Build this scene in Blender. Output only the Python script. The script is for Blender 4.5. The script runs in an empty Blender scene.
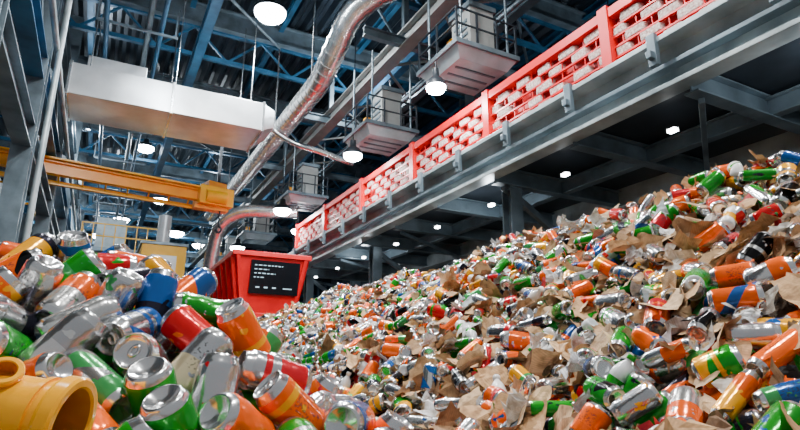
import bpy, math, random
import numpy as np
from mathutils import Vector, Matrix, kdtree
random.seed(7); rng=np.random.default_rng(11)
scene=bpy.context.scene
FLOOR=-1.7

# ------------------------------------------------------------------ materials
def new_mat(name):
    m=bpy.data.materials.new(name); m.use_nodes=True
    nt=m.node_tree; b=nt.nodes['Principled BSDF']
    return m,nt,b
def pmat(name,col,rough=.5,metal=0.,var=.15,scale=3.,bump=0.,emit=None,es=0.,dirt=None):
    m,nt,b=new_mat(name)
    b.inputs['Roughness'].default_value=rough; b.inputs['Metallic'].default_value=metal
    N=nt.nodes; L=nt.links
    tc=N.new('ShaderNodeTexCoord'); nz=N.new('ShaderNodeTexNoise'); nz.inputs['Scale'].default_value=scale; nz.inputs['Detail'].default_value=6
    L.new(tc.outputs['Object'],nz.inputs['Vector'])
    cr=N.new('ShaderNodeValToRGB'); cr.color_ramp.elements[0].position=.3; cr.color_ramp.elements[1].position=.7
    lo=[c*(1-var) for c in col] if dirt is None else dirt
    cr.color_ramp.elements[0].color=(*lo,1); cr.color_ramp.elements[1].color=(*[min(1,c*(1+var)) for c in col],1)
    L.new(nz.outputs['Fac'],cr.inputs['Fac']); L.new(cr.outputs['Color'],b.inputs['Base Color'])
    if bump>0:
        bp=N.new('ShaderNodeBump'); bp.inputs['Strength'].default_value=bump; bp.inputs['Distance'].default_value=.02
        n2=N.new('ShaderNodeTexNoise'); n2.inputs['Scale'].default_value=scale*6; L.new(tc.outputs['Object'],n2.inputs['Vector'])
        L.new(n2.outputs['Fac'],bp.inputs['Height']); L.new(bp.outputs['Normal'],b.inputs['Normal'])
    if emit:
        b.inputs['Emission Color'].default_value=(*emit,1); b.inputs['Emission Strength'].default_value=es
    return m
M_steel=pmat('painted_steel_grey',(.14,.19,.225),.36,.45,.4,2.5)
M_steel_l=pmat('painted_steel_light',(.44,.51,.53),.33,.3,.2,2.0,dirt=(.18,.23,.25))
M_blue=pmat('blue_steel',(.025,.115,.22),.38,.4,.4,2)
M_dark=pmat('dark_steel',(.02,.027,.036),.45,.4,.3,3)
M_roof=pmat('roof_sheet',(.026,.038,.052),.33,.6,.35,1)
M_wall=pmat('wall_sheet',(.02,.045,.072),.45,.4,.35,.6)
M_galv=pmat('galvanised',(.68,.71,.72),.22,.9,.15,5)
M_duct=pmat('duct_foil',(.70,.71,.70),.24,.88,.2,6,bump=.25)
M_sheetm=pmat('brushed_sheet_metal',(.76,.79,.81),.28,.7,.15,2)
M_white=pmat('white_sheet',(.62,.64,.65),.35,.3,.12,2)
M_grey=pmat('platform_grey',(.38,.46,.50),.4,.3,.2,3)
M_beige=pmat('beige_steel',(.27,.285,.28),.5,.3,.2,2)
M_red=pmat('red_paint',(.72,.002,.006),.33,.05,.12,3)
M_red_d=pmat('red_paint_worn',(.42,.002,.005),.45,.1,.3,5)
M_bale=pmat('baled_flakes',(.86,.80,.76),.7,0,.1,38,bump=.8,dirt=(.42,.18,.15))
M_yel=pmat('yellow_paint',(1.0,.50,.003),.33,0,.1,3)
M_ora=pmat('orange_paint',(1.0,.38,.003),.33,0,.12,3)
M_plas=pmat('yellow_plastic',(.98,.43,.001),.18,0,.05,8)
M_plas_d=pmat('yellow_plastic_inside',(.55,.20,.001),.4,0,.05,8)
M_black=pmat('black_glass',(.006,.007,.01),.15,0,.1,3)
M_conc=pmat('concrete',(.14,.135,.13),.8,0,.25,1.5,bump=.2)
M_lamp=pmat('lamp_lens',(1,1,1),.3,0,0,1,emit=(.93,.98,1),es=90)
M_tube=pmat('tube_lens',(1,1,1),.3,0,0,1,emit=(.95,.98,1),es=20)
M_scr=pmat('screen_text',(.5,.7,.8),.3,0,0,1,emit=(.55,.85,1),es=.4)
M_belt=pmat('rubber_belt',(.03,.03,.03),.8,0,.2,3)

# ------------------------------------------------------------------ builder
class MB:
    def __init__(s): s.v=[];s.f=[];s.m=[];s.sm=[]
    def add(s,vs,fs,mat=0,smooth=False):
        o=len(s.v); s.v+= [tuple(v) for v in vs]
        for f in fs: s.f.append([i+o for i in f]); s.m.append(mat); s.sm.append(smooth)
    def hexa(s,b,t,mat=0):
        s.add(list(b)+list(t),[(3,2,1,0),(4,5,6,7),(0,1,5,4),(1,2,6,5),(2,3,7,6),(3,0,4,7)],mat)
    def box(s,x0,x1,y0,y1,z0,z1,mat=0):
        s.hexa([(x0,y0,z0),(x1,y0,z0),(x1,y1,z0),(x0,y1,z0)],[(x0,y0,z1),(x1,y0,z1),(x1,y1,z1),(x0,y1,z1)],mat)
    def frame(s,p1,p2):
        p1=Vector(p1);p2=Vector(p2);d=(p2-p1).normalized()
        r=Vector((0,0,1)) if abs(d.z)<.95 else Vector((0,1,0))
        sd=d.cross(r).normalized(); up=sd.cross(d).normalized()
        return p1,p2,sd,up
    def obox(s,p1,p2,w,h,mat=0,off=(0,0)):
        p1,p2,sd,up=s.frame(p1,p2); o=sd*off[0]+up*off[1]
        q=[-sd*w/2-up*h/2,sd*w/2-up*h/2,sd*w/2+up*h/2,-sd*w/2+up*h/2]
        s.hexa([p1+o+a for a in q],[p2+o+a for a in q],mat)
    def ibeam(s,p1,p2,w,h,mat=0,t=None):
        t=t or min(w,h)*.12
        s.obox(p1,p2,w,t,mat,(0,h/2-t/2)); s.obox(p1,p2,w,t,mat,(0,-h/2+t/2)); s.obox(p1,p2,t,h-2*t,mat)
    def truss(s,p1,p2,h,n,w=.08,mat=0):
        p1=Vector(p1);p2=Vector(p2);u=Vector((0,0,h))
        s.obox(p1,p2,w*1.4,w*1.4,mat); s.obox(p1+u,p2+u,w*1.4,w*1.4,mat)
        for i in range(n):
            a=p1.lerp(p2,i/n); c=p1.lerp(p2,(i+1)/n); m=p1.lerp(p2,(i+.5)/n)+u
            s.obox(a,m,w*.7,w*.7,mat); s.obox(m,c,w*.7,w*.7,mat)
    def tube(s,pts,r,seg=12,mat=0,caps=True,rf=None):
        pts=[Vector(p) for p in pts]; n=len(pts); vs=[]; fs=[]
        prev=None
        for i,p in enumerate(pts):
            d=(pts[min(i+1,n-1)]-pts[max(i-1,0)]).normalized()
            if prev is None:
                ref=Vector((0,0,1)) if abs(d.z)<.9 else Vector((1,0,0)); a=d.cross(ref).normalized()
            else: a=(prev-d*prev.dot(d)).normalized()
            prev=a; b=d.cross(a)
            rr=r if rf is None else rf[i]
            for k in range(seg):
                t=2*math.pi*k/seg; vs.append(p+(a*math.cos(t)+b*math.sin(t))*rr)
        for i in range(n-1):
            for k in range(seg):
                k2=(k+1)%seg; fs.append((i*seg+k,i*seg+k2,(i+1)*seg+k2,(i+1)*seg+k))
        s.add(vs,fs,mat,True)
        if caps:
            s.add(vs[:seg],[tuple(range(seg))[::-1]],mat); s.add(vs[-seg:],[tuple(range(seg))],mat)
    def crisp(s,c,ax,prof,seg,mat=0):
        for (s0,r0),(s1,r1) in zip(prof,prof[1:]):
            c=Vector(c);ax=Vector(ax).normalized(); a=ax.orthogonal().normalized(); b=ax.cross(a); vs=[]
            for q,r in ((s0,r0),(s1,r1)):
                for k in range(seg):
                    t=2*math.pi*k/seg; vs.append(c+ax*q+(a*math.cos(t)+b*math.sin(t))*r)
            s.add(vs,[(k,(k+1)%seg,seg+(k+1)%seg,seg+k) for k in range(seg)],mat,True)
    def build(s,name,mats,parent=None,bevel=0):
        me=bpy.data.meshes.new(name); me.from_pydata(s.v,[],s.f); 
        for m in mats: me.materials.append(m)
        me.polygons.foreach_set('material_index',s.m); me.polygons.foreach_set('use_smooth',s.sm); me.update()
        ob=bpy.data.objects.new(name,me); scene.collection.objects.link(ob)
        if parent: ob.parent=parent
        if bevel:
            md=ob.modifiers.new('bevel','BEVEL'); md.width=bevel; md.segments=2; md.limit_method='ANGLE'
        return ob
def catmull(P,n=10):
    P=[Vector(p) for p in P]; out=[]
    Q=[P[0]*2-P[1]]+P+[P[-1]*2-P[-2]]
    for i in range(1,len(Q)-2):
        for k in range(n):
            t=k/n; a,b,c,d=Q[i-1],Q[i],Q[i+1],Q[i+2]
            out.append(.5*((2*b)+(c-a)*t+(2*a-5*b+4*c-d)*t*t+(3*b-a-3*c+d)*t**3))
    out.append(P[-1]); return out
def empty(name):
    e=bpy.data.objects.new(name,None); scene.collection.objects.link(e); return e

# ------------------------------------------------------------------ hall shell
b=MB(); b.box(-9,17,-8,43,FLOOR-.2,FLOOR); b.build('floor',[M_conc])
def corrug(name,axis,a0,a1,b0,b1,c,mat,pitch=.3,amp=.05):
    b=MB(); n=int((a1-a0)/pitch*4); vs=[]; 
    for i in range(n+1):
        a=a0+(a1-a0)*i/n; o=amp*(1 if (i%4) in (0,1) else -1)
        for q in (b0,b1):
            vs.append({'z':(a,q,c+o),'y':(a,c+o,q),'x':(c+o,a,q)}[axis])
    fs=[(2*i,2*i+1,2*i+3,2*i+2) for i in range(n)]
    b.add(vs,fs); return b.build(name,[mat])
corrug('ceiling','z',-9,17,-1,43,9.6,M_roof,.42,.07)
corrug('wall_back','y',-9,17,FLOOR,9.6,42.5,M_wall,.6,.08)
corrug('wall_left','x',-1,43,FLOOR,9.6,-8.5,M_wall,.6,.08)
corrug('wall_right','x',-1,43,FLOOR,9.6,16.5,M_wall,.6,.08)

b=MB()
for y in (5,9.5,14,18.5,23,27.5,32,36.5,41):
    b.ibeam((-8.4,y,9.15),(16.4,y,9.15),.28,.6,0)
    b.truss((-8.4,y+.1,8.0),(16.4,y+.1,8.0),.85,14,.08,1)
for x in (-6,-3.6,-1.2,1.2,3.6,6,8.4,10.8,13.2):
    b.ibeam((x,0,9.42),(x,42,9.42),.14,.24,1)
for x in (-1.6,1.4,6.2):
    b.ibeam((x,2,7.7),(x,42,7.7),.22,.36,1 if x>0 else 0)
for y0 in (9.5,18.5,27.5):
    for x in (-6,-1.2,3.6,8.4):
        b.tube([(x,y0,8.8),(x+4.8,y0+4.5,8.8)],.04,6,0)
b.build('roof_trusses',[M_steel,M_blue])
b=MB()
for x,z,r,m in ((.2,7.2,.06,0),(.45,7.2,.05,1),(5.9,6.3,.05,0),(-.6,6.9,.05,1)):
    b.tube([(x,4,z),(x,41,z)],r,8,m)
for y in range(6,40,3):
    b.obox((-.8,y,7.1),(.8,y,7.1),.05,.05,2); 
    for x in (-.8,.75): b.obox((x,y,7.1),(x,y,7.75),.03,.03,2)
b.build('pipe_rack',[M_steel,M_blue,M_steel])

b=MB()
for y in (6.6,10.6,15.5,21,27,33,39):
    b.ibeam((-1.45,y,FLOOR),(-1.45,y,9),.3,.34,0)
    b.obox((-1.45,y,FLOOR),(-1.45,y,FLOOR+.04),.6,.6,0)
for z,m in ((3.75,0),(5.0,1),(6.9,0)):
    b.ibeam((-1.45,2.6,z),(-1.45,39,z),.26,.42,m)
for y0,y1 in ((6.6,10.6),(10.6,15.5),(15.5,21),(21,27)):
    b.obox((-1.45,y0,5.2),(-1.45,y1,6.8),.1,.1,0); b.obox((-1.45,y1,5.2),(-1.45,y0,6.8),.1,.1,0)
for y in (2.8,):
    b.ibeam((-1.45,y,FLOOR),(-1.45,y,4.0),.3,.3,0)
for y in (10.6,15.5,21,27,33):
    b.ibeam((-8.4,y,5.0),(-1.45,y,5.0),.2,.3,1)
b.tube([(-1.2,4,5.35),(-1.2,38,5.35)],.05,8,2); b.tube([(-1.15,10.35,-1.7),(-1.15,10.35,9)],.05,8,2)
b.build('braced_gantry_frame',[M_steel,M_blue,M_steel_l])

b=MB()
for y in (14,23,32,41):
    for x in (10,16): b.ibeam((x,y,FLOOR),(x,y,9),.35,.35,0)
for x in (2,6): b.ibeam((x,41.6,FLOOR),(x,41.6,9),.35,.35,0)
for z in (3,5.5,7.2): b.ibeam((-8,41.9,z),(16,41.9,z),.25,.3,1)
for z in (1.2,3.2,5.5): b.ibeam((16,0,z),(16,41,z),.25,.3,1)
b.build('wall_columns',[M_steel,M_blue])

# ------------------------------------------------------------------ box duct
b=MB()
b.box(-1.15,2.9,12.4,13.9,5.5,6.2,0)
for x in (-1.15,.87,2.9):
    b.box(x-.03,x+.03,12.37,13.93,5.47,6.23,1)
b.hexa([(2.9,12.4,5.5),(3.25,12.7,5.75),(3.25,13.6,5.75),(2.9,13.9,5.5)],[(2.9,12.4,6.2),(3.25,12.7,6.2),(3.25,13.6,6.2),(2.9,13.9,6.2)],0)
for x in (-.8,.9,2.6):
    for y in (12.5,13.8): b.tube([(x,y,6.2),(x,y,9.0)],.015,6,1)
b.box(-.9,.3,13.0,13.9,6.2,6.75,0)
b.build('rectangular_air_duct',[M_sheetm,M_galv],bevel=.01)

# ------------------------------------------------------------------ round ducts
def duct(P,r,n=10,rib=.35):
    pts=catmull(P,n); b=MB(); b.tube(pts,r,20,0)
    acc=0
    for i in range(1,len(pts)-1):
        acc+=(pts[i]-pts[i-1]).length
        if acc>rib:
            acc=0; d=(pts[i+1]-pts[i-1]).normalized()
            b.tube([pts[i]-d*.025,pts[i]+d*.025],r*1.07,20,1)
    return b
b=duct([(3.3,21.5,5.6),(3.5,20.5,6),(3.6,18.7,6.05),(3.6,16,6),(3.6,13.5,6),(3.6,11.5,6),(3.6,10.4,6.02),(3.6,9.5,6.35),(3.75,9.0,6.85),(4.2,8.5,7.2),(5.0,8.0,7.5),(5.8,7.6,8.2),(5.9,7.5,9.4)],.23,18,.22)
for y in (11,14,17,20):
    b.obox((3.6,y,6.2),(3.6,y,9.0),.03,.03,1)
b.build('ventilation_duct',[M_duct,M_galv])
b=duct([(5.0,16.0,4.65),(4.3,16.3,4.65),(3.5,16.7,4.62),(3.0,17.0,4.3),(2.85,17.3,3.7),(2.8,17.6,2.4),(2.8,17.8,.5),(2.8,17.8,FLOOR)],.2,12,.25)
b.build('extraction_duct',[M_duct,M_galv])
b=MB()
b.tube(catmull([(3.2,13.1,5.95),(3.8,12.9,5.55),(4.5,12.6,5.3),(5.3,12.5,5.1)],8),.07,12,0)
b.build('branch_air_pipe',[M_galv])

b=MB()
b.ibeam((5.2,2,6.95),(5.2,40,6.95),.3,.4,0)
b.ibeam((6.6,2,6.95),(6.6,40,6.95),.2,.3,1)
b.ibeam((4.4,8.1,8.3),(8,6.2,7.2),.3,.4,0)
for y in (5,9.5,14,18.5,23,27.5,32,36.5):
    b.obox((5.2,y,7.1),(5.2,y,9),.12,.12,1)
    b.obox((5.2,y,7.1),(6.6,y+2,8.2),.06,.06,1)
    b.ibeam((4.2,y,6.9),(9.5,y,6.9),.14,.22,1)
for k in range(12):
    y=3+k*2.5; b.obox((5.2,y,6.85),(6.6,y+1.25,6.85),.05,.05,0); b.obox((6.6,y+1.25,6.85),(5.2,y+2.5,6.85),.05,.05,0)
b.build('platform_girder',[M_beige,M_steel])

# ------------------------------------------------------------------ overhead crane
b=MB()
p1=Vector((-3.2,14.20,4.50));p2=Vector((2.5,15.40,4.55))
b.ibeam(p1,p2,.2,.30,0)
b.obox(p1+Vector((0,.35,-.25)),p2+Vector((0,.35,-.25)),.1,.10,1)
b.obox(p1+Vector((0,-.02,.2)),p2+Vector((0,-.02,.2)),.34,.04,1)
for k in range(12):
    q=p1.lerp(p2,k/11.5); b.obox(q+Vector((0,0,-.1)),q+Vector((0,.35,-.25)),.04,.04,1)
b.obox(p2-Vector((.55,.1,0)),p2+Vector((.35,.08,0)),.55,.5,1)
b.obox(p2-Vector((.35,.1,-.3)),p2+Vector((.15,.06,.3)),.4,.22,0)
b.tube([p2+Vector((-.35,-.35,-.05)),p2+Vector((.2,-.25,-.05))],.17,16,1)
b.obox(p2+Vector((-.6,.0,-.3)),p2+Vector((.3,.1,-.3)),.3,.1,0)
b.tube([p2+Vector((.1,0,-.25)),p2+Vector((.1,0,-.75))],.02,6,2)
b.tube(catmull([p2+Vector((.1,0,-.75)),p2+Vector((.18,0,-.85)),p2+Vector((.1,0,-.95)),p2+Vector((.02,0,-.87))],5),.03,8,2)
b.obox(p2+Vector((0,0,.25)),p2+Vector((0,0,3.2)),.08,.08,2); b.obox(p1+Vector((.3,0,.2)),p1+Vector((.3,0,3.2)),.08,.08,2)
b.build('overhead_crane',[M_ora,M_yel,M_dark],bevel=.008)

# ------------------------------------------------------------------ hanging platforms
def platform(y):
    root=empty('suspended_access_platform')
    b=MB(); x0,x1=4.5,5.7; y0,y1=y-.6,y+.6
    b.hexa([(x0+.12,y0+.12,4.84),(x1-.12,y0+.12,4.84),(x1-.12,y1-.12,4.84),(x0+.12,y1-.12,4.84)],[(x0,y0,5.02),(x1,y0,5.02),(x1,y1,5.02),(x0,y1,5.02)],0)
    b.box(x0-.04,x1+.04,y0-.04,y1+.04,5.02,5.1,1)
    for t in (.3,.5,.7):
        yy=y0+(y1-y0)*t; b.box(x0+.2,x1-.2,yy-.02,yy+.02,4.82,4.845,1)
    b.build('deck',[M_grey,M_steel],root)
    b=MB()
    for x in (x0,x0+.4,x0+.8,x1):
        for yy in (y0,y1): b.obox((x,yy,5.05),(x,yy,5.7),.03,.03,0)
    for yy in (y,):
        for x in (x0,x1): b.obox((x,yy,5.05),(x,yy,5.7),.03,.03,0)
    for z in (5.4,5.69):
        for yy in (y0,y1): b.obox((x0,yy,z),(x1,yy,z),.025,.025,0)
        for x in (x0,x1): b.obox((x,y0,z),(x,y1,z),.025,.025,0)
    b.build('railing',[M_dark],root)
    b=MB()
    b.box(5.0,5.5,y-.28,y+.28,5.1,6.1,0); b.box(4.96,5.54,y-.32,y+.32,6.08,6.17,1)
    for k in range(5): b.box(4.98,5.0,y-.2,y+.2,5.3+k*.13,5.35+k*.13,1)
    b.box(4.62,4.76,y-.25,y-.12,5.1,5.33,2)
    for x in (4.65,5.6):
        for yy in (y0+.1,y1-.1): b.tube([(x,yy,5.05),(x,yy,6.85)],.022,6,1)
    b.build('fan_unit',[M_beige,M_steel,M_ora],root)
    return root
for y in (7.1,10.5,16.0,21.5,27.0): platform(y)

# ------------------------------------------------------------------ lamps
def highbay(x,y,z,r=.24,power=0,top=9.0,col=(.92,.97,1)):
    root=empty('high_bay_lamp'); root.location=(x,y,z)
    b=MB()
    b.tube([(0,0,.03),(0,0,.08),(0,0,.16),(0,0,.22),(0,0,.36)],r,20,0,True,[r,r*.98,r*.7,r*.35,r*.3])
    b.tube([(0,0,.36),(0,0,top-z)],.015,6,0)
    b.tube([(0,0,-.5*r),(0,0,-.45*r),(0,0,-.32*r),(0,0,-.1*r),(0,0,.03)],r,20,1,True,[.1*r,.45*r,.75*r,.92*r,.95*r])
    b.build('housing',[M_dark,M_lamp],root)
    if power:
        l=bpy.data.lights.new('lamp_light','AREA'); l.shape='DISK'; l.size=r*1.8; l.energy=power; l.color=col
        lo=bpy.data.objects.new('lamp_light',l); scene.collection.objects.link(lo); lo.parent=root; lo.location=(0,0,-.55*r)
highbay(2.66,11.4,8.0,.38,700)
highbay(-2.1,25.5,8.4,.45,550)
for (x,y,r) in ((3.6,36,.5),(.5,34,.42),(-3.3,36,.45),(-4.6,30,.4),(.8,22,.32),(2.0,29,.38),(-.6,39,.4),(5.4,39,.42),(-2.6,31,.34)):
    highbay(x,y,8.1,r,0)
highbay(4.4,7.0,4.42,.17,60,4.92); highbay(4.4,10.4,4.42,.21,60,4.92); highbay(4.4,15.6,4.5,.27,60,4.92)
highbay(5.6,17.8,4.5,.24,0,7); highbay(4.4,21.5,4.5,.28,0,4.95)
for (x,y,p) in ((.9,-1.2,300),(3.6,.6,470),(-1.0,3.2,270),(2.0,5.5,800)):  # added key lights above the frame, put in high-bay housings to light the heaps
    highbay(x,y,7.4,.17,p,9.3,(1,.98,.95))
def fill_point(x,y,z,e,col):  # added point light on a bare stem, brightens roof, crane and hall
    root=empty('added_fill_light'); root.location=(x,y,z)
    b=MB(); b.tube([(0,0,.18),(0,0,9.2-z)],.015,6,0); b.tube([(0,0,.1),(0,0,.2)],.07,12,0)
    b.build('stem',[M_dark],root)
    l=bpy.data.lights.new('fill_point_light','POINT'); l.energy=e; l.color=col; l.shadow_soft_size=.12
    lo=bpy.data.objects.new('fill_point_light',l); scene.collection.objects.link(lo); lo.parent=root
for x,y,z,e in ((0.8,8.0,7.6,430),(5.5,13,7.6,300),(-1,19,7.2,330),(4,26,7.4,380),(0,34,7,420),(10,8,6.5,200)):
    fill_point(x,y,z,e,(.86,.94,1))

# ------------------------------------------------------------------ conveyor
root=empty('elevated_belt_conveyor')
YA,YB=-.7,16.0; PL=2.375
b=MB()
b.box(4.92,5.0,YA,YB,2.78,3.3,0); b.box(4.70,5.0,YA,YB,3.24,3.3,0); b.box(4.76,5.0,YA,YB,2.74,2.79,0)
b.box(4.80,4.93,YA,YB,2.98,3.03,1)
b.box(5.0,7.5,YA,YB,2.94,3.0,2)
for k in range(15):
    y=YA+.4+k*1.19
    if y<YB: b.box(4.66,4.72,y-.05,y+.05,2.98,3.34,1); b.box(4.6,4.7,y-.03,y+.03,3.05,3.13,1)
b.ibeam((7.6,YA,2.85),(7.6,YB,2.85),.3,.5,0)
b.ibeam((6.3,YA,2.8),(6.3,YB,2.8),.14,.22,1)
k=0; y=YA+.6
while y<YB:
    b.ibeam((4.95,y,2.8),(7.6,y,2.8),.16,.26,1); 
    if k%2==0: b.obox((5.1,y,2.62),(7.5,y+1.55,2.62),.06,.06,1)
    y+=1.6; k+=1
b.build('frame',[M_steel_l,M_steel,M_dark],root,bevel=.006)
b=MB()
for y in (1.6,6.4,11.2,15.7):
    for x in (5.35,7.6):
        b.ibeam((x,y,FLOOR),(x,y,2.68),.22,.22,0); b.box(x-.2,x+.2,y-.2,y+.2,FLOOR,FLOOR+.04,0)
    b.obox((5.35,y,1.2),(7.6,y,2.6),.09,.09,0); b.obox((5.35,y,2.6),(7.6,y,1.2),.09,.09,0)
b.build('legs',[M_steel],root)
b=MB()
b.box(5.25,7.2,YA,YB,3.42,3.46,0)
for k in range(24):
    y=YA+.2+k*.7
    b.tube([(5.2,y,3.36),(7.25,y,3.36)],.05,8,1)
b.build('belt',[M_belt,M_galv],root)
b=MB()
for k in range(10):
    y=YA+1.0+k*1.7
    b.box(5.5,5.57,y,y+.10,2.62,2.66,0)
b.build('underside_lights',[M_tube],root)
for k in range(3):
    l=bpy.data.lights.new('underside_lamp_light','POINT'); l.energy=30; l.color=(.9,.96,1); l.shadow_soft_size=.08
    lo=bpy.data.objects.new('underside_lamp_light',l); scene.collection.objects.link(lo); lo.parent=root; lo.location=(5.54,YA+1.06+1.7*(1+3*k),2.52)
ZT=4.20
b=MB()
y=YA
while y<YB-.1:
    y2=y+PL
    b.box(4.98,5.06,y,y2,3.31,3.41,0); b.box(4.95,5.09,y,y2,ZT-.12,ZT,0)
    for yy in (y,y2): b.box(4.93,5.1,yy-.07 if yy==y2 else yy,yy if yy==y2 else yy+.07,3.3,ZT+.04,0)
    b.box(5.08,5.1,y,y2,3.38,ZT-.08,1)
    y=y2
b.box(7.3,7.36,YA,YB,3.3,4.1,0)
RW=5; Z0=3.41; HH=(ZT-.12-Z0)/RW
y=YA
while y<YB-.1:
    for r in range(1,RW):
        z=Z0+HH*r; b.box(5.0,5.035,y,y+PL,z-.011,z+.011,0)
    for c in range(1,12):
        yy=y+PL*c/12; b.box(5.012,5.03,yy-.005,yy+.005,3.38,ZT-.1,0)
    y+=PL
b.build('side_panels',[M_red,M_red_d],root)
b=MB(); y=YA
while y<YB-.1:
    n=5; w=(PL-.14)/n
    for r in range(RW):
        z0=Z0+HH*r
        for c in range(-1,n):
            if random.random()<.07: continue
            off=(.5*w if r%2 else 0)+random.uniform(-.02,.02)
            bw=w*random.uniform(.56,.70)
            ya=max(y+.075,y+.09+c*w+off); yb=min(y+PL-.075,y+.09+c*w+off+bw)
            if yb-ya<.07: continue
            j=[random.uniform(-.012,.012) for _ in range(8)]
            tx=random.uniform(4.99,5.01); g=.013
            a=[(tx,ya+j[0]+.01,z0+g+j[1]),(5.08,ya,z0+g),(5.08,yb,z0+g),(tx,yb+j[2]-.01,z0+g+j[3])]
            t=[(tx,ya+j[4]+.03,z0+HH-g+j[5]),(5.08,ya,z0+HH-g),(5.08,yb,z0+HH-g),(tx,yb+j[6]-.01,z0+HH-g+j[7])]
            b.hexa(a,t,0)
    y+=PL
b.build('baled_material',[M_bale],root,bevel=.014)

# ------------------------------------------------------------------ red container
root=empty('red_waste_container')
b=MB()
T=dict(x0=2.42,x1=4.02,y0=11.95,y1=17.0,z=2.38); B=dict(x0=2.66,x1=3.80,y0=12.2,y1=16.8,z=1.1)
th=.06
def wall(p0,p1,q0,q1,n):
    n=Vector(n)*th; p0,p1,q0,q1=map(Vector,(p0,p1,q0,q1))
    b.hexa([p0,p1,p1+n,p0+n],[q0,q1,q1+n,q0+n],0)
bz,tz=B['z'],T['z']
wall((B['x0'],B['y0'],bz),(B['x1'],B['y0'],bz),(T['x0'],T['y0'],tz),(T['x1'],T['y0'],tz),(0,1,0))
wall((B['x0'],B['y1'],bz),(B['x1'],B['y1'],bz),(T['x0'],T['y1'],tz),(T['x1'],T['y1'],tz),(0,-1,0))
wall((B['x0'],B['y0'],bz),(B['x0'],B['y1'],bz),(T['x0'],T['y0'],tz),(T['x0'],T['y1'],tz),(1,0,0))
wall((B['x1'],B['y0'],bz),(B['x1'],B['y1'],bz),(T['x1'],T['y0'],tz),(T['x1'],T['y1'],tz),(-1,0,0))
b.box(B['x0'],B['x1'],B['y0'],B['y1'],bz-.03,bz+.04,0)
e=.07
b.box(T['x0']-e,T['x1']+e,T['y0']-e,T['y0']+.05,tz-.02,tz+.09,0); b.box(T['x0']-e,T['x1']+e,T['y1']-.05,T['y1']+e,tz-.02,tz+.09,0)
b.box(T['x0']-e,T['x0']+.05,T['y0'],T['y1'],tz-.02,tz+.09,0); b.box(T['x1']-.05,T['x1']+e,T['y0'],T['y1'],tz-.02,tz+.09,0)
for k in range(9):
    f=(k+.25)/8.6
    yb=B['y0']+(B['y1']-B['y0'])*f; yt=T['y0']+(T['y1']-T['y0'])*f
    b.obox((B['x0']-.03,yb,bz),(T['x0']-.03,yt,tz),.1,.07,0)
    b.obox((B['x1']+.03,yb,bz),(T['x1']+.03,yt,tz),.1,.07,0)
for f in (.03,.97):
    b.obox((B['x0']+(B['x1']-B['x0'])*f,B['y0']-.03,bz),(T['x0']+(T['x1']-T['x0'])*f,T['y0']-.03,tz),.09,.06,0)
b.box(B['x0']-.05,B['x1']+.05,B['y0']-.06,B['y0']+.02,bz-.05,bz+.08,0); b.box(B['x0']-.06,B['x0']+.02,B['y0'],B['y1'],bz-.05,bz+.06,0)
b.build('hopper_body',[M_red],root,bevel=.012)
b=MB()
def fy(z): return B['y0']+(T['y0']-B['y0'])*(z-bz)/(tz-bz)
def slab(x0,x1,z0,z1,d0,d1,m):
    b.hexa([(x0,fy(z0)-d1,z0),(x1,fy(z0)-d1,z0),(x1,fy(z0)-d0,z0),(x0,fy(z0)-d0,z0)],[(x0,fy(z1)-d1,z1),(x1,fy(z1)-d1,z1),(x1,fy(z1)-d0,z1),(x0,fy(z1)-d0,z1)],m)
slab(2.76,3.84,1.58,2.28,0,.07,0)
for r,(s,en) in enumerate(((2.84,3.45),(2.84,3.15),(2.84,3.3),(2.84,3.05))):
    z=2.18-r*.085; x=s
    while x<en:
        w=random.uniform(.03,.08); slab(x,min(x+w,en),z-.012,z+.008,.07,.074,1); x+=w+.03
for i in range(3): slab(2.9+i*.18,2.98+i*.18,1.70,1.73,.07,.074,1)
slab(3.5,3.7,1.7,1.72,.07,.074,1)
b.build('display_panel',[M_black,M_scr],root)
b=MB()
b.box(2.6,3.88,12.1,16.9,.78,1.06,0); 
for x in (2.7,3.75):
    for y in (12.3,14.5,16.7): b.obox((x,y,FLOOR),(x,y,.8),.16,.16,0)
    b.obox((x,12.3,-.9),(x,14.5,.7),.08,.08,0)
b.box(2.9,3.6,12.15,12.5,.1,.78,1)
b.build('support_stand',[M_blue,M_dark],root)
b=MB()
b.hexa([(4.1,14.6,2.55),(5.0,14.6,2.7),(5.0,15.9,2.7),(4.1,15.9,2.55)],[(4.1,14.6,2.6),(5.0,14.6,3.3),(5.0,15.9,3.3),(4.1,15.9,2.6)],0)
b.build('discharge_chute',[M_steel_l])
root=empty('sorting_machine'); b=MB()
b.box(1.0,2.4,20,22.5,2.6,4.1,0); b.hexa([(1.3,20.3,1.6),(2.1,20.3,1.6),(2.1,22.2,1.6),(1.3,22.2,1.6)],[(1.0,20,2.6),(2.4,20,2.6),(2.4,22.5,2.6),(1.0,22.5,2.6)],1)
for x in (1.1,2.3):
    for y in (20.1,22.4): b.obox((x,y,FLOOR),(x,y,2.6),.14,.14,1)
b.box(.95,2.45,19.95,22.55,4.05,4.15,1); b.box(1.3,2.1,19.93,20,3.0,3.7,2)
b.tube([(1.7,21,4.1),(1.7,21,5.3)],.22,14,2)
b.build('machine_housing',[M_yel,M_steel,M_white],root,bevel=.01)
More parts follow.
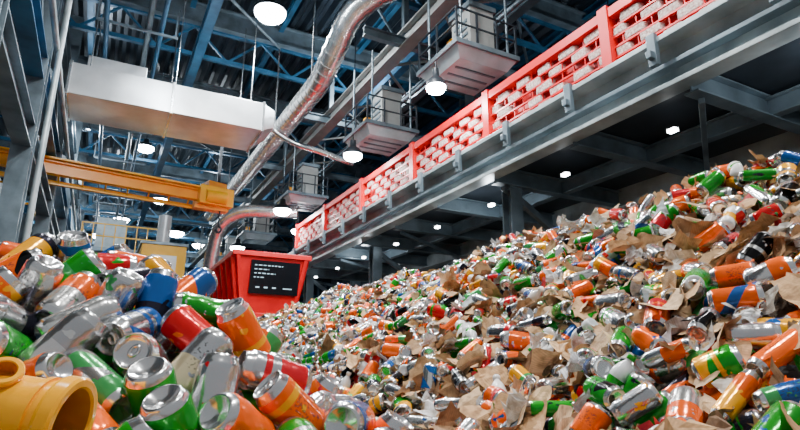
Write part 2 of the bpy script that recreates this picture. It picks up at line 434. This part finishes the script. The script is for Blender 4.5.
for (x0,x1,y0,y1,z) in ((-1.0,2.2,25,29,4.6),(-4.5,-1.9,17,24,3.6)):
    b=MB()
    b.box(x0,x1,y0,y1,z,z+.15,0)
    for x in (x0+.1,x1-.1):
        for y in (y0+.1,y1-.1): b.obox((x,y,FLOOR),(x,y,z),.16,.16,0)
    for zz in (z+.6,z+1.1):
        b.obox((x0,y0,zz),(x1,y0,zz),.05,.05,1); b.obox((x0,y0,zz),(x0,y1,zz),.05,.05,1); b.obox((x1,y0,zz),(x1,y1,zz),.05,.05,1)
    n=8
    for i in range(n+1):
        x=x0+(x1-x0)*i/n; b.obox((x,y0,z),(x,y0,z+1.1),.04,.04,1)
    b.box(x0+.5,x0+1.6,y0+1,y0+2,z+.15,z+1.6,2)
    b.build('mezzanine_platform',[M_steel,M_yel,M_grey])
b=MB()
b.obox((6.5,18,1.0),(2.9,30,4.4),1.0,.3,0); b.obox((6.5,18,1.25),(2.9,30,4.65),1.1,.06,1)
for t in (.1,.4,.7,.95):
    p=Vector((6.5,18,1.0)).lerp(Vector((2.9,30,4.4)),t); b.obox((p.x,p.y,FLOOR),p,.16,.16,0)
b.build('inclined_conveyor',[M_steel,M_blue])

# ------------------------------------------------------------------ heap surfaces
def HR(x,y):
    z=np.where(x<1,-.26+.42*(x-1),.82+.675*(x-2.6)); z=np.where(x<0,-.68+.6*x,z)
    z=np.minimum(z,.85-.55*(x-2.64)-.20*np.clip((2.6-y)/1.6,0,1))
    z=z+.04*np.sin(2.1*x+1.3*y)+.035*np.sin(3.7*y-1.9*x+1)+.02*np.sin(7.3*y+4*x)
    z=np.minimum(z,(12.0-y)*1.7-1.7); z=np.minimum(z,(y+4)*1.2-1.7)
    return np.maximum(z,-1.75)
def HL(x,y):
    A=-.11+.64*(y-.85); Bq=.23-.9*(y-1.45); C=.235-1.0*(x-.03); D=.3+.9*(x+1.3)
    z=np.minimum(np.minimum(A,Bq),np.minimum(C,D)); z=np.minimum(z,.205+.015*np.sin(9*x))
    return np.maximum(z,-1.8)
def H(x,y): return np.maximum(HR(x,y),HL(x,y))
def normal(F,x,y,e=.03):
    nx=-(F(x+e,y)-F(x-e,y))/(2*e); ny=-(F(x,y+e)-F(x,y-e))/(2*e); n=np.stack([nx,ny,np.ones_like(nx)],-1)
    return n/np.linalg.norm(n,axis=-1,keepdims=True)

def bulk(name,V,Q,attrs,mat,smooth=True):
    me=bpy.data.meshes.new(name); me.vertices.add(len(V)); me.vertices.foreach_set('co',V.astype(np.float32).ravel())
    me.loops.add(Q.size); me.loops.foreach_set('vertex_index',Q.astype(np.int32).ravel())
    me.polygons.add(len(Q)); me.polygons.foreach_set('loop_start',(np.arange(len(Q))*4).astype(np.int32))
    me.polygons.foreach_set('use_smooth',np.full(len(Q),smooth))
    me.update(calc_edges=True)
    for k,(t,a) in attrs.items():
        at=me.attributes.new(k,t,'POINT')
        if t=='FLOAT_COLOR': at.data.foreach_set('color',np.concatenate([a,np.ones((len(a),1))],1).astype(np.float32).ravel())
        elif t=='FLOAT_VECTOR': at.data.foreach_set('vector',a.astype(np.float32).ravel())
        else: at.data.foreach_set('value',a.astype(np.float32))
    me.materials.append(mat); ob=bpy.data.objects.new(name,me); scene.collection.objects.link(ob); return ob

def lathe(prof,seg):
    V=[];Q=[]
    for r,z in prof:
        for k in range(seg):
            a=2*math.pi*k/seg; V.append((r*math.cos(a),r*math.sin(a),z))
    for i in range(len(prof)-1):
        for k in range(seg):
            k2=(k+1)%seg; Q.append((i*seg+k,i*seg+k2,(i+1)*seg+k2,(i+1)*seg+k))
    return V,Q
def can_template(seg,bodyrings,tab):
    prof=[(.0006,.011),(.015,.008),(.0225,.001),(.0245,0),(.0275,.004),(.0320,.012)]
    for i in range(bodyrings+1): prof.append((.033,.016+(.102-.016)*i/bodyrings))
    prof+=[(.0318,.108),(.0275,.1165),(.0275,.1215),(.0265,.122),(.0253,.1215),(.0246,.1165),(.012,.1172),(.0006,.1172)]
    V,Q=lathe(prof,seg)
    LP=list(V)
    if tab:
        o=len(V); m=12
        for z in (.1178,.1195):
            for rr in (.45,1.0):
                for k in range(m):
                    a=2*math.pi*k/m; V.append((.001+math.cos(a)*.012*rr-.002,math.sin(a)*.0075*rr,z)); LP.append((-.012,.0,.1215))
        def R(l,k): return o+l*m+(k%m)
        for k in range(m):
            Q.append((R(2,k),R(3,k),R(3,k+1),R(2,k+1))); Q.append((R(1,k),R(1,k+1),R(3,k+1),R(3,k))); Q.append((R(0,k+1),R(0,k),R(2,k),R(2,k+1)))
    V=np.array(V); V[:,2]-=.061
    return V,np.array(Q),np.array(LP)
def bottle_template(seg=16):
    prof=[(.0006,.006),(.018,.002),(.026,.0),(.030,.008),(.031,.03),(.029,.036),(.029,.07),(.031,.076),(.030,.095),(.022,.118),(.012,.135),(.0105,.142),(.0145,.143),(.0145,.158),(.013,.160),(.0006,.160)]
    V,Q=lathe(prof,seg); V=np.array(V); LP=V.copy(); V[:,2]-=.08
    return V,np.array(Q),LP

def rand_tangent(n,N,tilt):
    a=rng.uniform(0,2*np.pi,N); ref=np.stack([np.cos(a),np.sin(a),rng.normal(0,.3,N)],-1)
    t=ref-n*np.sum(ref*n,-1,keepdims=True); t/=np.linalg.norm(t,axis=-1,keepdims=True)
    t=t+n*rng.normal(0,tilt,(N,1)); t/=np.linalg.norm(t,axis=-1,keepdims=True)
    return t
def relax(C,A,r,h,iters,pull=.06):
    N=len(C); kd=kdtree.KDTree(N)
    for i in range(N): kd.insert(C[i],i)
    kd.balance(); I=[];J=[]
    R=2*(r+h)+.01
    for i in range(N):
        for (_,j,_) in kd.find_range(C[i],R):
            if j>i: I.append(i);J.append(j)
    I=np.array(I);J=np.array(J);T=C.copy()
    for it in range(iters):
        dC=np.zeros_like(C); dA=np.zeros_like(A)
        for si in (-1,0,1):
            for sj in (-1,0,1):
                d=(C[I]+A[I]*h*si)-(C[J]+A[J]*h*sj); L=np.linalg.norm(d,axis=1)+1e-9
                pen=2*r-L; m=pen>0
                if not m.any(): continue
                p=d[m]/L[m,None]*pen[m,None]*.22; i=I[m];j=J[m]
                for c in range(3):
                    w=np.bincount(i,p[:,c],N); u=np.bincount(j,p[:,c],N)
                    dC[:,c]+=w-u; dA[:,c]+=(w*si-u*sj)/h*.5
        C=C+np.clip(dC,-.02,.02)+(T-C)*pull; A=A+np.clip(dA,-.3,.3); A/=np.linalg.norm(A,axis=1,keepdims=True)
    return C,A
def darts(F,x0,x1,y0,y1,off,dmin,tries,cond=None):
    X=rng.uniform(x0,x1,tries);Y=rng.uniform(y0,y1,tries);Z=F(X,Y)
    n=normal(F,X,Y); P=np.stack([X,Y,Z],-1)+n*off
    grid={};out=[];g=dmin
    ok=np.ones(tries,bool) if cond is None else cond(X,Y,Z)
    for k in range(tries):
        if not ok[k]: continue
        p=P[k]; c=(int(p[0]//g),int(p[1]//g),int(p[2]//g)); bad=False
        for i in (-1,0,1):
            for j in (-1,0,1):
                for l in (-1,0,1):
                    for q in grid.get((c[0]+i,c[1]+j,c[2]+l),()):
                        if (q[0]-p[0])**2+(q[1]-p[1])**2+(q[2]-p[2])**2<dmin*dmin: bad=True;break
                    if bad:break
                if bad:break
            if bad:break
        if not bad: grid.setdefault(c,[]).append(tuple(p)); out.append(k)
    return P[out],n[out]
OR=(1.0,.13,.001);GR=(.004,.30,.012);YL=(1.0,.44,.002)
PAL=[(OR,.25),(GR,.25),((.68,.69,.71),.24),((.82,.82,.80),.07),((.62,.004,.008),.04),((.008,.10,.38),.04),((.02,.02,.022),.05),(YL,.04),((.78,.66,.42),.02)]
def build_cans(name,C,A,s,tmpl,mat,crush=.3,pal=PAL,rs=None,ls=None,cmax=.5):
    V0,Q0,LP0=tmpl; N=len(C); nv=len(V0)
    cols=np.array([p[0] for p in pal]); pr=np.array([p[1] for p in pal]); pr/=pr.sum()
    idx=rng.choice(len(pal),N,p=pr); cA=cols[idx]*rng.uniform(.8,1.1,(N,1))
    B=np.array([(.84,.84,.82),(.66,.67,.69),GR,OR,YL,(.03,.03,.05),(.55,.01,.02),(.05,.35,.10),(.84,.84,.82),(.01,.08,.3)]); cB=B[rng.integers(0,len(B),N)]
    seed=rng.uniform(0,1,N)
    ref=rng.normal(size=(N,3)); u=np.cross(A,ref); u/=np.linalg.norm(u,axis=1,keepdims=True); v=np.cross(A,u)
    V=np.repeat(V0[None],N,0)
    if rs is not None: V[...,:2]*=rs[:,None,None]
    if ls is not None: V[...,2]*=ls[:,None]
    hl=V0[:,2].max(); zz=(V0[:,2][None]+hl)/(2*hl)
    cr=np.where(rng.uniform(size=N)<crush,rng.uniform(.1,cmax,N),rng.uniform(0,.03,N))[:,None]
    env=np.sin(np.pi*np.clip(zz,0,1))
    V[...,0]*=1-cr*env*rng.uniform(.7,1.,(N,1)); V[...,1]*=1+cr*.25*env
    ph=rng.uniform(0,6.28,(N,1)); ang=np.arctan2(V0[:,1],V0[:,0])[None]
    dent=1+cr*.22*env*np.sin(3*ang+ph+zz*9)
    V[...,0]*=dent;V[...,1]*=dent
    V[...,2]*=1-cr*.35; V[...,0]+=cr*.02*np.sin(zz*5+ph)
    V*=np.asarray(s).reshape(-1,1,1) if np.ndim(s) else s
    W=V[...,0:1]*u[:,None]+V[...,1:2]*v[:,None]+V[...,2:3]*A[:,None]+C[:,None]
    Q=(Q0[None]+(np.arange(N)*nv)[:,None,None]).reshape(-1,4)
    return bulk(name,W.reshape(-1,3),Q,{'lp':('FLOAT_VECTOR',np.tile(LP0,(N,1))),'colA':('FLOAT_COLOR',np.repeat(cA,nv,0)),'colB':('FLOAT_COLOR',np.repeat(cB,nv,0)),'seed':('FLOAT',np.repeat(seed,nv))},mat)

def can_material():
    m,nt,bs=new_mat('printed_aluminium'); N=nt.nodes;L=nt.links
    def att(n):
        a=N.new('ShaderNodeAttribute'); a.attribute_name=n; return a
    def mth(op,a,b_=None,c=None):
        x=N.new('ShaderNodeMath'); x.operation=op
        for i,q in enumerate((a,b_,c)):
            if q is None: continue
            if isinstance(q,(int,float)): x.inputs[i].default_value=q
            else: L.new(q,x.inputs[i])
        return x.outputs[0]
    lp=att('lp');cA=att('colA');cB=att('colB');sd=att('seed').outputs['Fac']
    sep=N.new('ShaderNodeSeparateXYZ'); L.new(lp.outputs['Vector'],sep.inputs[0]); X,Y,Z=sep.outputs
    ang=mth('ARCTAN2',Y,X)
    label=mth('MULTIPLY',mth('GREATER_THAN',Z,.0115),mth('LESS_THAN',Z,.108))
    k=mth('MULTIPLY_ADD',sd,90,-30)
    st=mth('SINE',mth('ADD',mth('ADD',ang,mth('MULTIPLY',Z,k)),mth('MULTIPLY',sd,50)))
    stripe=mth('MULTIPLY',mth('GREATER_THAN',st,.74),mth('GREATER_THAN',mth('FRACT',mth('MULTIPLY',sd,17)),.5))
    bc=mth('MULTIPLY_ADD',mth('FRACT',mth('MULTIPLY',sd,13)),.07,.02)
    band=mth('MULTIPLY',mth('LESS_THAN',mth('ABSOLUTE',mth('SUBTRACT',Z,bc)),.006),mth('GREATER_THAN',mth('FRACT',mth('MULTIPLY',sd,7)),.45))
    half=mth('MULTIPLY',mth('LESS_THAN',Z,mth('MULTIPLY_ADD',mth('FRACT',mth('MULTIPLY',sd,29)),.04,.025)),mth('GREATER_THAN',mth('FRACT',mth('MULTIPLY',sd,5)),.5))
    vm=N.new('ShaderNodeVectorMath'); vm.operation='ADD'; cx=N.new('ShaderNodeCombineXYZ'); L.new(mth('MULTIPLY',sd,37),cx.inputs[0]); L.new(mth('MULTIPLY',sd,11),cx.inputs[1])
    L.new(lp.outputs['Vector'],vm.inputs[0]); L.new(cx.outputs[0],vm.inputs[1])
    nz=N.new('ShaderNodeTexNoise'); nz.inputs['Scale'].default_value=42; nz.inputs['Detail'].default_value=2; L.new(vm.outputs[0],nz.inputs['Vector'])
    blot=mth('GREATER_THAN',nz.outputs['Fac'],.65)
    n2=N.new('ShaderNodeTexNoise'); n2.inputs['Scale'].default_value=230; n2.inputs['Detail'].default_value=0; L.new(vm.outputs[0],n2.inputs['Vector'])
    patch=mth('MULTIPLY',mth('GREATER_THAN',mth('SINE',mth('ADD',ang,mth('MULTIPLY',sd,30))),.7),mth('LESS_THAN',mth('ABSOLUTE',mth('SUBTRACT',Z,.055)),.024))
    txt=mth('MULTIPLY',mth('GREATER_THAN',n2.outputs['Fac'],.6),patch)
    fac=mth('MAXIMUM',mth('MAXIMUM',mth('MAXIMUM',stripe,band),half),blot)
    mx=N.new('ShaderNodeMix'); mx.data_type='RGBA'; L.new(fac,mx.inputs[0]); L.new(cA.outputs['Color'],mx.inputs[6]); L.new(cB.outputs['Color'],mx.inputs[7])
    mx2=N.new('ShaderNodeMix'); mx2.data_type='RGBA'; L.new(mth('MULTIPLY',txt,.6),mx2.inputs[0]); L.new(mx.outputs[2],mx2.inputs[6]); mx2.inputs[7].default_value=(.05,.05,.06,1)
    mx3=N.new('ShaderNodeMix'); mx3.data_type='RGBA'; L.new(label,mx3.inputs[0]); mx3.inputs[6].default_value=(.74,.75,.76,1); L.new(mx2.outputs[2],mx3.inputs[7])
    dx=mth('SUBTRACT',X,.013); el=mth('ADD',mth('POWER',mth('DIVIDE',dx,.0085),2),mth('POWER',mth('DIVIDE',Y,.0115),2))
    hole=mth('MULTIPLY',mth('MULTIPLY',mth('LESS_THAN',el,1),mth('GREATER_THAN',Z,.1155)),mth('GREATER_THAN',mth('FRACT',mth('MULTIPLY',sd,3)),.35))
    mx4=N.new('ShaderNodeMix'); mx4.data_type='RGBA'; L.new(hole,mx4.inputs[0]); L.new(mx3.outputs[2],mx4.inputs[6]); mx4.inputs[7].default_value=(.01,.01,.01,1)
    L.new(mx4.outputs[2],bs.inputs['Base Color'])
    hsv=N.new('ShaderNodeSeparateColor'); hsv.mode='HSV'; L.new(mx3.outputs[2],hsv.inputs[0])
    met=mth('SUBTRACT',.95,mth('MULTIPLY',hsv.outputs[1],.65))
    L.new(mth('MULTIPLY',met,mth('SUBTRACT',1,hole)),bs.inputs['Metallic'])
    bs.inputs['Roughness'].default_value=.18
    bp=N.new('ShaderNodeBump'); bp.inputs['Strength'].default_value=.35; bp.inputs['Distance'].default_value=.004; L.new(nz.outputs['Fac'],bp.inputs['Height']); L.new(bp.outputs[0],bs.inputs['Normal'])
    return m
M_can=can_material()

# --- left heap of cans
SC=1.0
cond=lambda X,Y,Z: HL(X,Y)>HR(X,Y)-.03
P=[];Nn=[]
for off in (-.05,.02,):
    p,n=darts(HL,-1.3,.66,.25,1.85,off,.070,15000,cond); P.append(p);Nn.append(n)
C=np.concatenate(P);n=np.concatenate(Nn); A=rand_tangent(n,len(C),.45)
C,A=relax(C,A,.0338*SC,.030*SC,50)
yc=Vector((-.052,.735,-.047)); ydir=Vector((.88,-.44,-.16)).normalized()
yv=np.array(yc);yd=np.array(ydir)
t=np.clip((C-yv)@yd,-.16,.05); dist=np.linalg.norm(C-(yv+t[:,None]*yd),axis=1)
keep=(dist>.080)&~((C[:,1]<.72)&(C[:,2]>-.13)&(C[:,0]<.10))
C=C[keep];A=A[keep]; N=len(C)
tall=rng.uniform(size=N)<.15
build_cans('aluminum_can_heap',C,A,SC,can_template(28,8,True),M_can,.22,PAL,np.where(tall,.86,1.)*rng.uniform(.96,1.03,N),np.where(tall,1.12,1.),.4)

# --- right heap
def base_mesh(name,F,x0,x1,y0,y1,st,dz,mat):
    xs=np.arange(x0,x1,st);ys=np.arange(y0,y1,st);X,Y=np.meshgrid(xs,ys,indexing='ij')
    Z=F(X,Y)-dz+rng.normal(0,.012,X.shape); V=np.stack([X,Y,Z],-1).reshape(-1,3); ny=len(ys)
    i,j=np.meshgrid(np.arange(len(xs)-1),np.arange(ny-1),indexing='ij'); a=(i*ny+j).ravel()
    Q=np.stack([a,a+ny,a+ny+1,a+1],-1); return bulk(name,V,Q,{},mat)
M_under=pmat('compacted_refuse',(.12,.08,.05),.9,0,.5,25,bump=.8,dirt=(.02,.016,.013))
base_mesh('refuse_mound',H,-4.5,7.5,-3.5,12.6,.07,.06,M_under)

condR0=lambda X,Y,Z: (HR(X,Y)>HL(X,Y)-.02)&(Z>-1.5)
def wcard(X,Y): return np.clip((X-.95)/.5,0,1)*np.clip((3.2-Y)/1.4,0,1)
def clump(X,Y): return .5+.5*np.sin(5.1*X+2.7*Y)*np.sin(4.3*Y-3.1*X+.7)
condR=lambda X,Y,Z: condR0(X,Y,Z)&(rng.uniform(size=X.shape)<(1-.5*wcard(X,Y))*(.36+.5*clump(X,Y)))
P=[];Nn=[]
for off,dm,tr in ((.005,.082,48000),(.058,.102,30000)):
    p,n=darts(HR,.05,3.2,-.6,11.7,off,dm,tr,condR); P.append(p);Nn.append(n)
C=np.concatenate(P);n=np.concatenate(Nn);A=rand_tangent(n,len(C),.3)
C,A=relax(C,A,.031,.036,16)
PAL2=[(OR,.27),(GR,.20),((.66,.67,.69),.17),((.82,.80,.76),.07),((.62,.004,.008),.06),((.008,.09,.34),.05),((.02,.02,.022),.09),(YL,.09)]
N=len(C); print('right cans',N)
sR=rng.uniform(.92,1.18,N); kind=rng.uniform(size=N)
rs=np.where(kind<.3,.72,np.where(kind<.4,1.12,1.)); ls=np.where(kind<.3,1.25,np.where(kind<.4,.8,1.))
build_cans('mixed_can_heap',C,A,sR,can_template(14,5,False),M_can,.2,PAL2,rs,ls,.4)

def sheet_mat():
    m,nt,bs=new_mat('cardboard_and_paper'); N=nt.nodes;L=nt.links
    a=N.new('ShaderNodeAttribute');a.attribute_name='colA'
    nz=N.new('ShaderNodeTexNoise'); nz.inputs['Scale'].default_value=30; nz.inputs['Detail'].default_value=4
    tc=N.new('ShaderNodeTexCoord'); L.new(tc.outputs['Object'],nz.inputs['Vector'])
    cr=N.new('ShaderNodeValToRGB'); cr.color_ramp.elements[0].color=(.55,.5,.44,1); cr.color_ramp.elements[0].position=.35; cr.color_ramp.elements[1].position=.55
    L.new(nz.outputs['Fac'],cr.inputs['Fac'])
    lp=N.new('ShaderNodeAttribute');lp.attribute_name='lp'
    wv=N.new('ShaderNodeTexWave'); wv.inputs['Scale'].default_value=3.5; L.new(lp.outputs['Vector'],wv.inputs['Vector'])
    wr=N.new('ShaderNodeMapRange'); wr.inputs['To Min'].default_value=.82; wr.inputs['To Max'].default_value=1; L.new(wv.outputs['Fac'],wr.inputs['Value'])
    mx=N.new('ShaderNodeMix'); mx.data_type='RGBA'; mx.blend_type='MULTIPLY'; mx.inputs[0].default_value=1
    L.new(a.outputs['Color'],mx.inputs[6]); L.new(cr.outputs['Color'],mx.inputs[7])
    mv=N.new('ShaderNodeVectorMath'); mv.operation='SCALE'; L.new(mx.outputs[2],mv.inputs[0]); L.new(wr.outputs[0],mv.inputs['Scale']); L.new(mv.outputs[0],bs.inputs['Base Color'])
    bs.inputs['Roughness'].default_value=.75
    bp=N.new('ShaderNodeBump'); bp.inputs['Strength'].default_value=.5; bp.inputs['Distance'].default_value=.006; L.new(nz.outputs['Fac'],bp.inputs['Height']); L.new(bp.outputs[0],bs.inputs['Normal'])
    return m
M_sheet=sheet_mat()
def build_sheets(name,P,n,size,aspect,cols,tilt,curl,g=5,rag=.16):
    N=len(P); lin=np.linspace(-1,1,g); U,W=np.meshgrid(lin,lin,indexing='ij'); U=U.ravel();W=W.ravel()
    Ui=np.repeat(U[None],N,0)+rng.normal(0,rag,(N,g*g)); Wi=np.repeat(W[None],N,0)+rng.normal(0,rag,(N,g*g))
    cut=rng.uniform(.0,.45,(N,4))
    for q,(a,b_) in enumerate(((1,1),(1,-1),(-1,1),(-1,-1))):
        m=np.clip(U*a+W*b_-1,0,1)[None]*cut[:,q:q+1]; Ui-=a*m; Wi-=b_*m
    k1=rng.normal(0,curl,(N,1));k2=rng.normal(0,curl,(N,1));ph=rng.uniform(0,6.28,(N,1))
    Zi=k1*Ui**2+k2*Ui*Wi+curl*.5*np.sin(3*Ui+ph)+rng.normal(0,curl*.16,(N,g*g))
    fold=rng.uniform(size=(N,1))<.3; Zi=np.where(fold,Zi+np.abs(Wi)*rng.uniform(.3,.8,(N,1)),Zi)
    nn=n+rng.normal(0,tilt,(N,3)); nn/=np.linalg.norm(nn,axis=1,keepdims=True)
    ref=rng.normal(size=(N,3)); u=np.cross(nn,ref); u/=np.linalg.norm(u,axis=1,keepdims=True); v=np.cross(nn,u)
    s=(size/2)[:,None,None]; asp=aspect[:,None,None]
    V=P[:,None]+s*(Ui[...,None]*u[:,None]+asp*Wi[...,None]*v[:,None]+Zi[...,None]*nn[:,None])
    i,j=np.meshgrid(np.arange(g-1),np.arange(g-1),indexing='ij');a=(i*g+j).ravel();Q0=np.stack([a,a+g,a+g+1,a+1],-1)
    Q=(Q0[None]+(np.arange(N)*g*g)[:,None,None]).reshape(-1,4)
    return bulk(name,V.reshape(-1,3),Q,{'colA':('FLOAT_COLOR',np.repeat(cols,g*g,0)),'lp':('FLOAT_VECTOR',np.tile(np.stack([U,W,W],-1),(N,1)))},M_sheet,False)
def scatter(F,N,x0,x1,y0,y1,off,cond):
    X=rng.uniform(x0,x1,N);Y=rng.uniform(y0,y1,N);Z=F(X,Y);m=cond(X,Y,Z);X,Y,Z=X[m],Y[m],Z[m];n=normal(F,X,Y)
    return np.stack([X,Y,Z],-1)+n*rng.uniform(off[0],off[1],(len(X),1)),n
def pick(N,pal):
    c=np.array([p[0] for p in pal]);w=np.array([p[1] for p in pal]);w/=w.sum(); return c[rng.choice(len(pal),N,p=w)]*rng.uniform(.7,1.15,(N,1))
CB=[((.58,.34,.155),.45),((.72,.49,.27),.34),((.30,.155,.065),.15),((.82,.78,.70),.06)]
SM=[((.66,.43,.22),.46),((.84,.81,.75),.22),((.32,.17,.08),.13),(OR,.06),(GR,.05),((.03,.03,.035),.05),((.5,.005,.008),.02)]
P,n=scatter(HR,14000,-.1,3.4,-.8,11.9,(-.01,.07),condR0); N=len(P)
build_sheets('paper_scrap_heap',P,n,rng.uniform(.02,.08,N),rng.uniform(.35,1,N),pick(N,SM),.6,.3)
near=lambda X,Y,Z: condR0(X,Y,Z)&(rng.uniform(size=X.shape)<.36+.38*wcard(X,Y))
P,n=scatter(HR,6800,.2,3.3,-.8,11.5,(.0,.085),near); N=len(P)
build_sheets('torn_cardboard_heap',P,n,rng.uniform(.06,.18,N),rng.uniform(.4,.85,N),pick(N,CB),.42,.16,6,.12)
P,n=scatter(HR,600,.3,3.2,.0,11.3,(.04,.095),condR0); N=len(P)
build_sheets('crumpled_plastic_film',P,n,rng.uniform(.05,.13,N),rng.uniform(.5,1,N),pick(N,[((.84,.85,.86),.8),((.7,.8,.85),.2)]),.7,.5,7)
def bottle_mat():
    m,nt,bs=new_mat('bottle_plastic'); N=nt.nodes;L=nt.links
    a=N.new('ShaderNodeAttribute');a.attribute_name='colA'; c=N.new('ShaderNodeAttribute');c.attribute_name='colB'; lp=N.new('ShaderNodeAttribute');lp.attribute_name='lp'
    sp=N.new('ShaderNodeSeparateXYZ'); L.new(lp.outputs['Vector'],sp.inputs[0])
    g=N.new('ShaderNodeMath');g.operation='GREATER_THAN';g.inputs[1].default_value=.1425; L.new(sp.outputs[2],g.inputs[0])
    g1=N.new('ShaderNodeMath');g1.operation='COMPARE';g1.inputs[1].default_value=.053;g1.inputs[2].default_value=.017; L.new(sp.outputs[2],g1.inputs[0])
    g2=N.new('ShaderNodeMath');g2.operation='MAXIMUM'; L.new(g.outputs[0],g2.inputs[0]); L.new(g1.outputs[0],g2.inputs[1])
    mx=N.new('ShaderNodeMix'); mx.data_type='RGBA'; L.new(g2.outputs[0],mx.inputs[0]); L.new(a.outputs['Color'],mx.inputs[6]); L.new(c.outputs['Color'],mx.inputs[7]); L.new(mx.outputs[2],bs.inputs['Base Color'])
    bs.inputs['Roughness'].default_value=.18; bs.inputs['Coat Weight'].default_value=.3
    return m
P,n=scatter(HR,200,.3,3.0,.1,11.2,(.05,.08),condR0); N=len(P)
build_cans('plastic_bottle_heap',P,rand_tangent(n,N,.25),rng.uniform(.8,1.0,N),bottle_template(),bottle_mat(),.4,[((.75,.80,.83),.5),((.84,.84,.82),.3),((.35,.62,.45),.1),((.4,.6,.8),.1)])

# ------------------------------------------------------------------ yellow container lying on the cans
root=empty('yellow_plastic_bucket')
b=MB()
R0=.040
b.crisp(yc,ydir,[(-.17,.0005),(-.17,.034),(-.166,R0-.003),(.014,R0),(.014,R0+.003),(.019,R0+.003),(.019,R0),(.030,R0),(.030,R0+.006),(.034,R0+.0075),(.046,R0+.0075),(.049,R0+.005),(.049,R0-.002),(.046,R0-.004)],56)
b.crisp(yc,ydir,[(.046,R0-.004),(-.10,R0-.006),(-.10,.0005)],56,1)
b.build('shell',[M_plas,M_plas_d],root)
b=MB()
nb=yc+ydir*(-.030)+Vector((0,-.018,.034)); up=Vector((.02,-.80,.70)).normalized()
b.crisp(nb,up,[(-.012,.0135),(.006,.0135),(.006,.0175),(.008,.0185),(.012,.0185),(.0135,.017),(.0135,.0125),(.012,.0115)],40)
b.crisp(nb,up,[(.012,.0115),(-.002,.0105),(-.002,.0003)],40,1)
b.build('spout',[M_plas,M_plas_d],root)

# ------------------------------------------------------------------ world + camera
w=bpy.data.worlds.new('World'); scene.world=w; w.use_nodes=True
bg=w.node_tree.nodes['Background']; bg.inputs[0].default_value=(.90,.95,1,1); bg.inputs[1].default_value=.34
cam=bpy.data.cameras.new('camera'); co=bpy.data.objects.new('camera',cam); scene.collection.objects.link(co); scene.camera=co
cam.sensor_width=36; cam.lens=560/800*36; cam.clip_start=.02; cam.clip_end=200
psi=math.atan(.5335);th_=math.atan(.2768)
Fv=Vector((math.cos(th_)*math.sin(psi),math.cos(th_)*math.cos(psi),math.sin(th_)))
co.rotation_euler=Fv.to_track_quat('-Z','Y').to_euler(); co.location=(0,0,0)
for o in scene.objects:
    if o.parent is None: o.location.z+=-FLOOR
